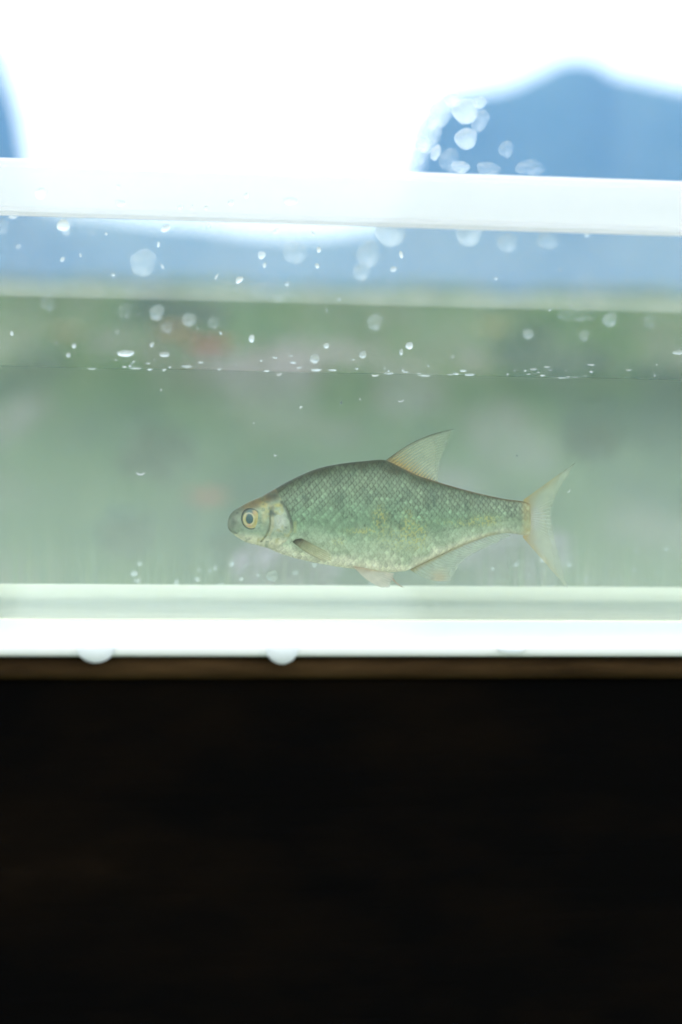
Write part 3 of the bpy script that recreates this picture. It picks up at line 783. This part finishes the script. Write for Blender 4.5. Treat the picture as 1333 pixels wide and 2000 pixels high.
# fins -----------------------------------------------------------
def m_fin():
    M = Mat('fin_membrane')
    at = M.n('Attribute', attribute_name='tint')
    p = M.prin(at.outputs['Color'], Roughness=0.35, Specular_IOR_Level=0.3)
    tl = M.n('BsdfTranslucent'); M.l(at.outputs['Color'], tl.inputs[0])
    a = M.mix(0.5, p.outputs[0], tl.outputs[0]); tr = M.n('BsdfTransparent')
    M.surf(M.mix(at.outputs['Alpha'], tr.outputs[0], a)); return M.m
FIN = m_fin()
def curve(pts, t):
    p = np.array(pts, float); s = np.concatenate([[0], np.cumsum(np.hypot(*np.diff(p, axis=0).T))]); s /= s[-1]
    acc = 0
    for o in (-.03, 0, .03):
        q = np.clip(t + o, 0, 1); acc = acc + np.stack([np.interp(q, s, p[:, 0]), np.interp(q, s, p[:, 1])], -1)
    return acc / 3
def fin(name, base, edge, nray, bend=(0, 0), base_c=(.62, .40, .10), tip_c=(.62, .66, .55), ray_c=(.30, .27, .12), lead=None, yb=0.0, yt=0.0, wave=2.0,
        amem=.26, aray=.62, label=None, dark_base=0.0, branch=True, tipcol=None, power=1.0, leadc=(.05, .06, .04), seed=0, warm_len=.35, fade=.55, warm_edges=False):
    nt_, ns = nray * 12 + 1, 90
    t = np.linspace(0, 1, nt_); s = np.linspace(0, 1, ns)
    B, E_ = curve(base, t), curve(edge, t)
    T, S = np.meshgrid(t, s, indexing='ij')
    bx = B[:, None, :] * (1 - S[..., None]) + E_[:, None, :] * S[..., None]
    bw = np.sin(math.pi * S) * (1 - T) ** power
    PXf = bx[..., 0] + bend[0] * bw; PYf = bx[..., 1] + bend[1] * bw
    nray = int(nray * 1.0); rp = np.mod(T * nray, 1.0); rd = np.abs(rp - .5) * 2                     # 0 on the ray, 1 between rays
    rp2 = np.mod(T * nray * 2, 1.0); rd2 = np.abs(rp2 - .5) * 2
    rayk = (1 - sst(.18, .50, rd)) * (1 - .65 * S)
    if branch: rayk = np.maximum(rayk, (1 - sst(.2, .6, rd2)) * sst(.25, .6, S) * .55)
    nzf = fbm(PXf, PYf, 9, 11 + seed)
    yo = yb + (yt - yb) * S + wave * np.sin(T * 5 + S * 2.5 + seed) * S
    yo = yo - rayk * .5
    c = lerp(np.zeros(T.shape + (3,)) + C(*base_c), C(*tip_c), sst(0.02, warm_len, S) )
    c = lerp(c, C(*ray_c) , rayk * .55)
    if tipcol is not None:
        tx, ty, tr_, tcx = tipcol; c = lerp(c, C(*tcx), np.exp(-(((PXf - tx) / tr_) ** 2 + ((PYf - ty) / tr_) ** 2)) * .8)
    dbk = (1 - sst(.10, .24, S + T * .10 + (nzf - .5) * .2)) if dark_base else 0
    if dark_base: c = lerp(c, C(.035, .025, .015), (1 - sst(.10, .24, S + T * .10 + (nzf - .5) * .2)) * dark_base)
    le = (1 - sst(0.0, 1.6 / nray, T))
    c = lerp(c, C(*leadc), le * .8 * (lead or 0))
    if warm_edges: c = lerp(c, C(.66, .46, .13), np.clip((1 - sst(.02, .16, T)) + sst(.84, .97, T), 0, 1) * (1 - sst(.3, .95, S)) * .75)
    al = amem + (aray - amem) * rayk + .30 * (1 - sst(0.0, .14, S)) + .35 * le * (lead or 0)
    al *= (1 - fade * sst(.55, 1, S)); al *= .75 + .5 * nzf
    al = np.clip(al + .75 * dbk, 0, 1)
    # frayed, uneven trailing edge
    fray = sst(.93, 1.0, S + (fbm(PXf, PYf, 3.5, 40 + seed) - .5) * .16)
    al *= (1 - fray)
    Vf = px_world(PXf, PYf, yo) - FO
    i = np.arange(nt_ - 1)[:, None]; j = np.arange(ns - 1)[None, :]
    Ff = np.stack([i * ns + j, i * ns + j + 1, (i + 1) * ns + j + 1, (i + 1) * ns + j], -1).reshape(-1, 4)
    mf = np_mesh(name, Vf, Ff); set_col(mf, 'tint', np.concatenate([np.clip(c, 0, 1).reshape(-1, 3), np.clip(al, 0, .95).reshape(-1, 1)], 1))
    o = link(name, mf, FIN, ft)
    sm = o.modifiers.new('thickness', 'SOLIDIFY'); sm.thickness = 0.00012; sm.offset = 0; sm.use_rim = False
    if label: o['label'] = label
    return o
fin('dorsal_fin', [(752, 899), (768, 906), (785, 915), (817, 931), (845, 940), (857, 943)],
    [(893, 835), (883, 850), (871, 877), (861, 900), (857, 922), (857, 940)], 18, bend=(-3, -10), lead=1, wave=1.5, label='pale dorsal fin with dark leading edge and orange base', seed=1,
    base_c=(.78, .48, .12), tip_c=(.80, .84, .64), ray_c=(.62, .54, .26), amem=.22, warm_len=.40, power=.8)
fin('tail_fin', [(1022, 976), (1027, 988), (1028, 1010), (1028, 1034), (1021, 1050)],
    [(1127, 899), (1114, 925), (1097, 950), (1083, 978), (1077, 1005), (1082, 1042), (1093, 1076), (1099, 1110), (1114, 1157)], 32, fade=.42, warm_edges=True, lead=.5, wave=2.5, seed=2,
    base_c=(.70, .48, .14), tip_c=(.78, .82, .62), ray_c=(.32, .27, .11), warm_len=.42, amem=.17, aray=.72, leadc=(.12, .12, .07), label='forked tail fin with yellow orange base')
fin('anal_fin', [(797, 1112), (811, 1105), (845.5, 1089), (874, 1075), (902.5, 1063), (931, 1052), (960, 1043), (988, 1040)],
    [(886, 1137), (889, 1119), (902.5, 1099), (920, 1085), (945, 1071), (974, 1059), (1000, 1045)], 28, bend=(-4, 9), lead=.0, wave=1.5, seed=3,
    base_c=(.50, .36, .14), tip_c=(.62, .70, .58), tipcol=(858, 1128, 16, (.72, .55, .36)), fade=.30, amem=.44, warm_len=.22, power=1.4, label='long anal fin with orange front tip')
fin('pelvic_fin', [(684, 1101), (700, 1106), (718, 1110), (736, 1114)], [(741, 1146), (750, 1147), (757, 1144), (761, 1130), (767, 1117)], 9, bend=(-3, 4), wave=1.0, yb=-16, yt=-30, seed=4,
    base_c=(.62, .48, .34), tip_c=(.86, .80, .70), ray_c=(.66, .54, .40), amem=.42, aray=.75, fade=.15, label='near pelvic fin, pinkish and nearly touching the floor')
fin('pelvic_fin', [(742, 1115), (752, 1118), (762, 1119)], [(796, 1151), (790, 1150), (779, 1139), (770, 1126)], 7, wave=.5, yb=14, yt=26, seed=5,
    base_c=(.66, .52, .40), tip_c=(.80, .66, .54), ray_c=(.6, .45, .35), amem=.85, aray=.9, fade=.1, label='far pelvic fin, its tip on the floor')
fin('pectoral_fin', [(566, 1056), (572, 1051), (584, 1049)], [(624, 1092), (634, 1094), (642, 1089), (641, 1081), (630, 1073)], 9, bend=(-1, 3), wave=1, yb=-36, yt=-50, seed=6,
    base_c=(.30, .24, .12), tip_c=(.66, .62, .36), ray_c=(.16, .12, .05), dark_base=.95, fade=.2, amem=.22, aray=.75, lead=.9, warm_len=.4, branch=False, leadc=(.10, .09, .05), label='near pectoral fin with a dark brown base')
fin('pectoral_fin', [(566, 1058), (572, 1055), (582, 1054)], [(616, 1104), (624, 1105), (630, 1100), (630, 1092), (620, 1083)], 9, wave=1, yb=36, yt=52, seed=7,
    base_c=(.20, .16, .10), tip_c=(.5, .5, .36), amem=.4, label='far pectoral fin hidden behind the belly')

# eyes: flattened globe with a domed iris, pupil as a piece of its own
def eye(side):
    ex, ey = 488.0, 1012.0
    na, nr = 72, 40
    th = np.linspace(0, 2 * math.pi, na, endpoint=False); r = np.linspace(0, 1, nr)
    R_, T_ = np.meshgrid(r, th, indexing='ij')
    PXe = ex + 19.4 * R_ * np.cos(T_); PYe = ey - 21.4 * R_ * np.sin(T_)
    dome = 5.5 * np.sqrt(np.clip(1 - (R_ * .93) ** 2, 0, 1))
    base = float(np.interp(ex, xs, wi)) * 1.0
    yo = -side * (base - 2.6 + dome)
    yo = np.where(R_ > .97, -side * (base - 9), yo)
    c = np.zeros(R_.shape + (3,)) + C(.40, .33, .08)
    nse = fbm(PXe, PYe, 6, 21)
    c = lerp(c, C(.52, .47, .26), sst(.4, .8, nse) * .6)
    c = lerp(c, C(.36, .34, .16), sst(.5, .9, fbm(PXe, PYe, 3, 25)) * .5)
    c = lerp(c, C(.02, .09, .10), np.exp(-(((PXe - 484) / 8) ** 4 + ((PYe - 998) / 7) ** 4)) * .95)
    c = lerp(c, C(.60, .28, .16), np.exp(-(((PXe - 494) / 4) ** 2 + ((PYe - 1000) / 4) ** 2)) * .5)
    c = lerp(c, C(.42, .05, .03), np.exp(-(((PXe - 483.5) / 4.2) ** 2 + ((PYe - 1024) / 2.6) ** 2)) * .95)
    pr = np.hypot((PXe - 483.2) / 9.7, (PYe - 1012) / 11.7)
    c = lerp(c, C(.60, .55, .34), np.exp(-((pr - 1.0) / .10) ** 2) * .8)
    c = lerp(c, C(.020, .035, .030), sst(.80, .90, R_ + (nse - .5) * .05))
    Ve = px_world(PXe, PYe, yo) - FO
    i = np.arange(nr - 1)[:, None]; j = np.arange(na)[None, :]; j2 = (j + 1) % na
    Fe = np.stack([i * na + j, i * na + j2, (i + 1) * na + j2, (i + 1) * na + j], -1).reshape(-1, 4)
    if side > 0: Fe = Fe[:, ::-1]
    mee = np_mesh('eye', Ve, Fe); set_col(mee, 'tint', np.concatenate([c.reshape(-1, 3), np.ones((c.size // 3, 1))], 1))
    o = link('eye', mee, EYE, ft)
    r2 = np.linspace(0, 1, 10); R2, T2 = np.meshgrid(r2, th, indexing='ij')
    px2 = 483.2 + 9.2 * R2 * np.cos(T2); py2 = 1012 - 11.2 * R2 * np.sin(T2)
    rr = np.hypot((px2 - ex) / 17.2, (py2 - ey) / 19.8)
    y2 = -side * (base - 2.6 + 5.5 * np.sqrt(np.clip(1 - (rr * .93) ** 2, 0, 1)) + .35 - .5 * R2 ** 4)
    Vp = px_world(px2, py2, y2) - FO
    i = np.arange(9)[:, None]
    Fp = np.stack([i * na + j, i * na + j2, (i + 1) * na + j2, (i + 1) * na + j], -1).reshape(-1, 4)
    if side > 0: Fp = Fp[:, ::-1]
    link('pupil', np_mesh('pupil', Vp, Fp), PUP, o)
M = Mat('eye_iris'); at = M.n('Attribute', attribute_name='tint')
M.surf(M.prin(at.outputs['Color'], Roughness=.25, Coat_Weight=.6, Coat_Roughness=.05, Metallic=.15).outputs[0]); EYE = M.m
M = Mat('eye_pupil'); M.surf(M.prin(M.rampc(M.noise(300), [(0.3, (.006, .05, .065)), (.7, (.010, .07, .085))]), Roughness=.08).outputs[0]); PUP = M.m
eye(1); eye(-1)

# ------------------------------------------------------------------ droplets and bubbles
def bead_mesh(seedk, tail=0.0, n=20, m_=7):
    r = random.Random(seedk); ph = [r.uniform(0, 6.28) for _ in range(3)]
    vs = []; fs = []
    for i in range(m_ + 1):
        u = i / m_
        for j in range(n):
            a = j / n * 2 * math.pi
            rad = math.sin(u * math.pi / 2) * (1 + .07 * math.sin(2 * a + ph[0]) + .05 * math.sin(3 * a + ph[1]) + .03 * math.sin(5 * a + ph[2]))
            x = rad * math.cos(a); z = rad * math.sin(a)
            if z < 0: z *= 1.08
            if tail and z > 0: z *= 1 + tail; x *= 1 - .35 * tail * z / (1 + tail)
            vs.append((x, -0.42 * math.cos(u * math.pi / 2), z))
    nb = len(vs)
    for j in range(n):                                   # flat back
        x, y, z = vs[m_ * n + j]; vs.append((x * .985, 0.0, z * .985))
    for i in range(m_):
        for j in range(n):
            k = (j + 1) % n; fs.append((i * n + j, i * n + k, (i + 1) * n + k, (i + 1) * n + j))
    for j in range(n):
        k = (j + 1) % n; fs.append((m_ * n + j, m_ * n + k, nb + k, nb + j))
    bm = bmesh.new(); vv = [bm.verts.new(v) for v in vs]
    for f in fs:
        try: bm.faces.new([vv[q] for q in f])
        except Exception: pass
    bm.faces.new([vv[nb + j] for j in range(n)])
    bmesh.ops.remove_doubles(bm, verts=bm.verts, dist=1e-4); bmesh.ops.recalc_face_normals(bm, faces=bm.faces)
    me = bpy.data.meshes.new('bead'); bm.to_mesh(me); bm.free()
    for p in me.polygons: p.use_smooth = True
    return me
def crescent_mesh(span):  # white sliver shaped as the bright highlight on a droplet's rim
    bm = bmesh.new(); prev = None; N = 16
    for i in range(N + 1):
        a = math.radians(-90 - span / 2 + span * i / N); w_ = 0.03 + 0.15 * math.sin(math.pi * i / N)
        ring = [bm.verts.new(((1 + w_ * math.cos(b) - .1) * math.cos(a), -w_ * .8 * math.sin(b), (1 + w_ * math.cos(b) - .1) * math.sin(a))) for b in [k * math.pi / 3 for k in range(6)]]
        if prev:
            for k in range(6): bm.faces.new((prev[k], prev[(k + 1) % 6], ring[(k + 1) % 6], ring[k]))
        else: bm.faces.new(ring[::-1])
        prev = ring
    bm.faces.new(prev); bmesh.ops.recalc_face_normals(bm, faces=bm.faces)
    me = bpy.data.meshes.new('highlight_sliver'); bm.to_mesh(me); bm.free()
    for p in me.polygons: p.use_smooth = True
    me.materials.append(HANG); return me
CM = {}
BM = {}
def where_is(what, px, rr):
    spots = ['at the far left end', 'left of the fish', 'over or under the fish head', 'over or under the fish belly', 'over or under the fish tail', 'at the far right end']
    return ('tiny ' if rr < 2.3 else 'small ') + what + ' ' + spots[int(np.searchsorted([180, 440, 620, 860, 1130], px))]
def bead(px, py, rpx, where, label, group, mat=None, sx=1.0, sz=1.0, rot=0.0, tail=0.0, name='water_droplet', k=None):
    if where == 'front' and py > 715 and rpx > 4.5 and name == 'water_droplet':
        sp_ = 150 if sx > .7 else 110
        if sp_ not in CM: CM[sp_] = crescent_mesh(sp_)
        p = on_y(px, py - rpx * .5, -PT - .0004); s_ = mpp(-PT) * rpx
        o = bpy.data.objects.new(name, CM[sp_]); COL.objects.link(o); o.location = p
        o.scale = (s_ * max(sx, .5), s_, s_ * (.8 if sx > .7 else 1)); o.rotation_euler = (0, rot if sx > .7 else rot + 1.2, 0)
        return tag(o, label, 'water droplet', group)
    key = (k if k is not None else random.randrange(5), round(tail, 1), (mat or DROP).name)
    if key not in BM:
        me = bead_mesh(key[0], tail); me.materials.append(mat or DROP); BM[key] = me
    y = {'front': -PT - .0002, 'back': TD - .0002, 'inner': 0.0012}[where]
    p = on_y(px, py, y); s = mpp(y) * rpx
    o = bpy.data.objects.new(name, BM[key]); COL.objects.link(o)
    o.location = p; o.scale = (s * sx, s * .9, s * sz); o.rotation_euler = (0, rot, 0)
    tag(o, label, 'water droplet', group)
    return o
GB, GF, GW, GL_ = 'soft droplets on the back pane', 'droplets on the front pane', 'bubbles along the waterline', 'droplets near the tank floor'
# big soft discs, high on the back pane
for px, py, r, sx, lab in [
    (280, 512, 26, 1, 'large soft round droplet with a small tail in the left part of the blue band'),
    (577, 492, 24, 1, 'large soft round droplet in the middle of the blue band'),
    (178, 436, 26, 1, 'faint large droplet under the frosted strip, upper left'),
    (4, 442, 14, 1, 'soft droplet cut by the left edge under the strip'),
    (720, 495, 25, 1, 'pale droplet in the drip cluster under the strip right of centre'),
    (764, 452, 30, 1, 'brightest large droplet directly under the strip right of centre'),
    (707, 530, 18, 1, 'faint lowest droplet of the drip cluster right of centre'),
    (918, 449, 30, 1, 'wide soft droplet hanging under the strip below the hill foot'),
    (1072, 466, 22, 1, 'soft round droplet under the strip, right of the wide one'),
    (992, 474, 20, 1, 'very faint droplet between the two soft ones under the strip at right'),
    (845, 395, 28, 1, 'large pale droplet over the frosted strip near its middle'),
    (910, 216, 26, 1, 'largest round droplet in front of the blue mountain flank'),
    (911, 270, 22, 1, 'middle droplet of the three stacked before the mountain flank'),
    (878, 312, 22, 1, 'lowest droplet at the foot of the mountain flank'),
    (989, 291, 16, 1, 'small dim droplet before the mountain, right of the stack'),
    (1036, 327, 22, 1.3, 'flat droplet resting on the strip before the mountain'),
    (540, 566, 36, 1.3, 'wide pale droplet over the crest of the bank in the middle'),
    (95, 590, 16, 1, 'soft droplet over the bank crest at far left'),
    (246, 606, 15, 1, 'soft round droplet on the green band above the tan bloom'),
    (307, 610, 15, 1, 'soft droplet second from left in the upper green row'),
    (370, 624, 14, 1, 'soft droplet third in the upper green row'),
    (419, 630, 13, 1, 'soft droplet right of the third in the green row'),
    (327, 639, 12, 1, 'small soft droplet just above the tan bloom'),
    (733, 629, 16, 1, 'bright round droplet on the green band at centre right'),
    (1032, 652, 11, 1, 'small round droplet on the green band under the wide smear'),
    (1142, 655, 11, 1, 'bright small droplet below the wide smear at right'),
    (1192, 624, 15, 1, 'soft droplet right of the wide smear'),
    (1270, 627, 15, 1, 'faint soft droplet near the right edge of the green band'),
    (1128, 615, 19, 2.0, 'wide flat droplet smear on the green band at right'),
    (130, 437, 22, .6, 'narrow streak shaped droplet under the strip at left')]:
    bead(px, py, r, 'front' if py < 340 else 'back', lab, GF if py < 340 else GB, WET if py < 340 or (r > 28 and py < 455) else MILKY, sx=sx, sz=.75 if sx > 1.2 else 1, k=(px + py) % 5)
for px, py, r, sx, tl_, lab in [
    (838, 268, 30, .8, .7, 'tall wet smear over the left edge of the blue mountain'),
    (862, 222, 26, .9, .5, 'wet smear over the upper left shoulder of the mountain'),
    (822, 306, 18, .8, .4, 'small wet smear low on the left edge of the mountain'),
    (938, 236, 20, .9, .2, 'faint wet smear right of the largest round droplet'),
    (846, 240, 13, .9, .6, 'upper thin streak inside the smears at the mountain edge'),
    (826, 284, 12, 1.1, .3, 'middle bead inside the smears at the mountain edge'),
    (851, 300, 13, .8, .5, 'inner slim streak at the foot of the mountain edge'),
    (884, 196, 13, 1.3, 0, 'flat bead on the upper left shoulder of the mountain'),
    (938, 200, 12, 1.2, 0, 'small bead touching the mountain skyline right of the large droplet'),
    (900, 326, 12, 1.6, 0, 'flat bead low between mountain foot and strip'),
    (955, 330, 14, 1.8, 0, 'long flat bead on the strip under the mountain')]:
    bead(px, py, r, 'front', lab, 'glare smears on the wet front pane', WET, sx=sx, tail=tl_, rot=.25, k=2)  # milky white of these smears stands for glare on wet acrylic
# crisp ones on the front pane
for px, py, r, sx, rot, tail, lab in [
    (122, 507, 10, .8, -.6, .4, 'bright slanted droplet in the blue band at far left'),
    (222, 537, 7, 1, .5, .3, 'bright bead low in the blue band, left'),
    (324, 446, 12, 1.1, .5, .3, 'bright white droplet under the strip at left centre'),
    (25, 423, 10, 1, 0, 0, 'bright bead at the strip edge near the left border'),
    (158, 499, 6, .6, .4, .5, 'thin droplet right of the slanted one'),
    (318, 521, 6, .7, .6, .4, 'small slanted droplet right of the large soft disc'),
    (310, 477, 6, .9, 0, 0, 'small dim bead above the large soft disc'),
    (124, 440, 13, 1.8, 0, 0, 'flat streak droplet under the strip at far left'),
    (423, 541, 7, .6, -.4, .5, 'narrow leaning droplet low in the blue band'),
    (468, 547, 9, 1.3, .7, .3, 'slanted wide droplet at the bottom of the blue band'),
    (512, 499, 9, 1.0, .8, .5, 'slanted droplet left of the large middle disc'),
    (517, 518, 6, .9, 0, 0, 'small bead under the slanted droplet left of the middle disc'),
    (612, 457, 9, .6, .7, .8, 'dark edged slanted streak under the strip at centre'),
    (538, 452, 8, .6, -.7, .8, 'dark edged streak leaning left under the strip'),
    (620, 519, 7, 1.2, .4, 0, 'thin droplet right of the large middle disc'),
    (623, 488, 6, .8, 0, .3, 'small bead upper right of the large middle disc'),
    (784, 498, 9, .7, .3, .4, 'bright upper droplet of the pair beside the drip cluster'),
    (769, 526, 11, .9, .5, .4, 'bright lower droplet of the pair beside the drip cluster'),
    (969, 544, 5, 1, 0, 0, 'lone tiny bead low in the blue band at right'),
    (232, 365, 7, 1.0, 0, .3, 'small blue speck droplet on the white at left'),
    (236, 397, 9, 1.3, 0, 0, 'flat blue droplet at the strip, left'),
    (80, 377, 12, 1.8, 0, 0, 'long flat blue droplet on the white at far left'),
    (482, 382, 11, 1, 0, .2, 'largest blue droplet on the white strip left of centre'),
    (568, 393, 9, 1.7, 0, 0, 'flat blue droplet right of the largest one on the strip'),
    (376, 403, 6, 1, 0, 0, 'small blue droplet left on the strip, middle of three'),
    (353, 405, 6, 1.2, 0, 0, 'small blue droplet left on the strip, first of three'),
    (403, 406, 6, 1.9, 0, 0, 'small blue droplet left on the strip, last of three'),
    (452, 396, 6, 1.4, 0, 0, 'tiny flat blue droplet left of the largest one on the strip'),
    (492, 661, 8, 1, 0, 0, 'round ring shaped bead on the green band right of the poppies'),
    (297, 673, 6, 1, 0, 0, 'bright bead on the green band left of the tan bloom'),
    (145, 675, 6, 1, 0, 0, 'bead on the green band below the pale yellow bloom'),
    (246, 690, 13, 1.5, 0, 0, 'flat bright droplet above the waterline at left'),
    (322, 692, 12, 1.6, 0, 0, 'flat bright droplet under the tan bloom'),
    (134, 693, 6, 1.3, 0, 0, 'small flat droplet above the waterline at far left'),
    (615, 700, 12, 1.2, 0, 0, 'squarish bright droplet above the waterline at centre'),
    (638, 675, 7, 1, 0, 0, 'bead above the squarish droplet'),
    (709, 692, 9, 1, 0, 0, 'ring shaped bead above the waterline left of the falling drop'),
    (784, 688, 8, .8, 0, .3, 'oval bead above the waterline near the speck cluster'),
    (800, 675, 9, 1.3, 0, 0, 'bright flat bead upper right of the speck cluster'),
    (733, 733, 9, 1, 0, 0, 'clear round bead just under the waterline above the dorsal fin'),
    (545, 731, 9, .7, .3, .6, 'bright pointed droplet crossing the waterline at centre'),
    (708, 781, 8, .8, 0, .4, 'teardrop bead below the waterline, left of a pair'),
    (783, 783, 9, .9, .2, .4, 'teardrop bead below the waterline, right of a pair'),
    (320, 767, 9, .5, -.8, .5, 'slanted bright streak below the waterline at left'),
    (592, 804, 11, .4, -1.2, .3, 'slanted streak below the waterline at centre'),
    (497, 825, 7, .3, 1.0, .3, 'thin faint streak above the fish nape'),
    (275, 925, 13, 1, 0, 0, 'cup shaped bead with a white rim left of the fish'),
    (1110, 960, 7, 1, .8, .2, 'bright oval bead right of the tail fork'),
    (541, 888, 11, .12, .7, 0, 'long thin scratch like streak above the nape'),
    (667, 786, 4, 1, 0, 0, 'tiny bead left of the teardrop pair'),
    (1325, 688, 11, 1.3, 0, 0, 'bright droplet cut by the right edge above the waterline'),
    (1010, 890, 3, 1, 0, 0, 'tiny bead between dorsal fin and tail')]:
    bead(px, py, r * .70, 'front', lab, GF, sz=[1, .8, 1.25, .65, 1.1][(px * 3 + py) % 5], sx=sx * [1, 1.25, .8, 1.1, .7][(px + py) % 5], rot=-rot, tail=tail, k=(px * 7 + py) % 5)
r = random.Random(12)
for i in range(32):
    px = r.uniform(0, 840) if i % 4 else r.uniform(840, 1333); py = r.uniform(425, 700)
    r0 = r.choice([1.6, 2, 2.6, 3.4, 4.6])
    bead(px, py, r0, r.choice(['front', 'back']), where_is('faint droplet in the ' + ('blue band' if py < 575 else 'green band'), px, r0), 'small faint droplets above the waterline', MILKY if i % 3 else DROP, sx=r.uniform(.6, 1.3), rot=r.uniform(-.6, .6), tail=r.choice([0, .4]))
# fine bubbles along the waterline: nothing tells them apart
r = random.Random(3)
for i in range(66):
    cxn = r.choice([350, 470, 615, 780, 980, 1020, 1090, 1200, 1270, 900, 250, 560])
    px = min(max(r.gauss(cxn, 45), 2), 1331); yl = 716 + px * .0205
    py = yl - abs(r.gauss(0, 13)) + 1
    r0 = r.choice([1.1, 1.4, 1.8, 2.3, 3.0])
    bead(px, py, r0, 'front', where_is('bright bubble speck along the waterline', px, r0), GW, sx=r.choice([1, 1.2, 2.2, 3.4]), sz=r.uniform(.5, .9), name='air_bubble')['category'] = 'bubble'
for i in range(46):
    px = r.uniform(0, 1333) if i % 3 == 0 else r.choice([r.uniform(20, 640), r.uniform(800, 1200)])
    py = 1146 - abs(r.gauss(0, 34)) - 6
    r0 = r.choice([1.6, 2.2, 3, 4.2, 5.5])
    bead(px, py, r0, 'back', where_is('bright bead low behind the water', px, r0), GL_, sx=r.uniform(.7, 1.6))
bead(532, 1125, 11, 'inner', 'round bubble on the floor under the fish throat', GL_, sx=1.1, sz=.9)
# heavy drops hanging from the front lip of the base plate
def lip_drop(px, rpx, hpx, lab):
    p = on_y(px, 1276, LIPY); s = (0.83 + LIPY) / FPX
    o = bpy.data.objects.new('hanging_drop', LD); COL.objects.link(o)
    o.location = (p.x, LIPY - .0006, -0.0012); o.scale = (s * rpx, s * rpx * .8, s * hpx)
    tag(o, lab, 'water droplet', 'drops hanging from the white lip')
bm = bmesh.new(); bmesh.ops.create_uvsphere(bm, u_segments=28, v_segments=18, radius=1)
for v in bm.verts:
    if v.co.z > 0: v.co.z *= .35
LD = bpy.data.meshes.new('hanging_drop'); bm.to_mesh(LD); bm.free(); LD.materials.append(HANG)
for p_ in LD.polygons: p_.use_smooth = True
lip_drop(187, 36, 29, 'large white drop hanging from the lip at left')
lip_drop(551, 32, 32, 'greyish clear drop hanging from the lip under the fish head')
lip_drop(998, 30, 11, 'shallow drop barely bulging under the lip at right')
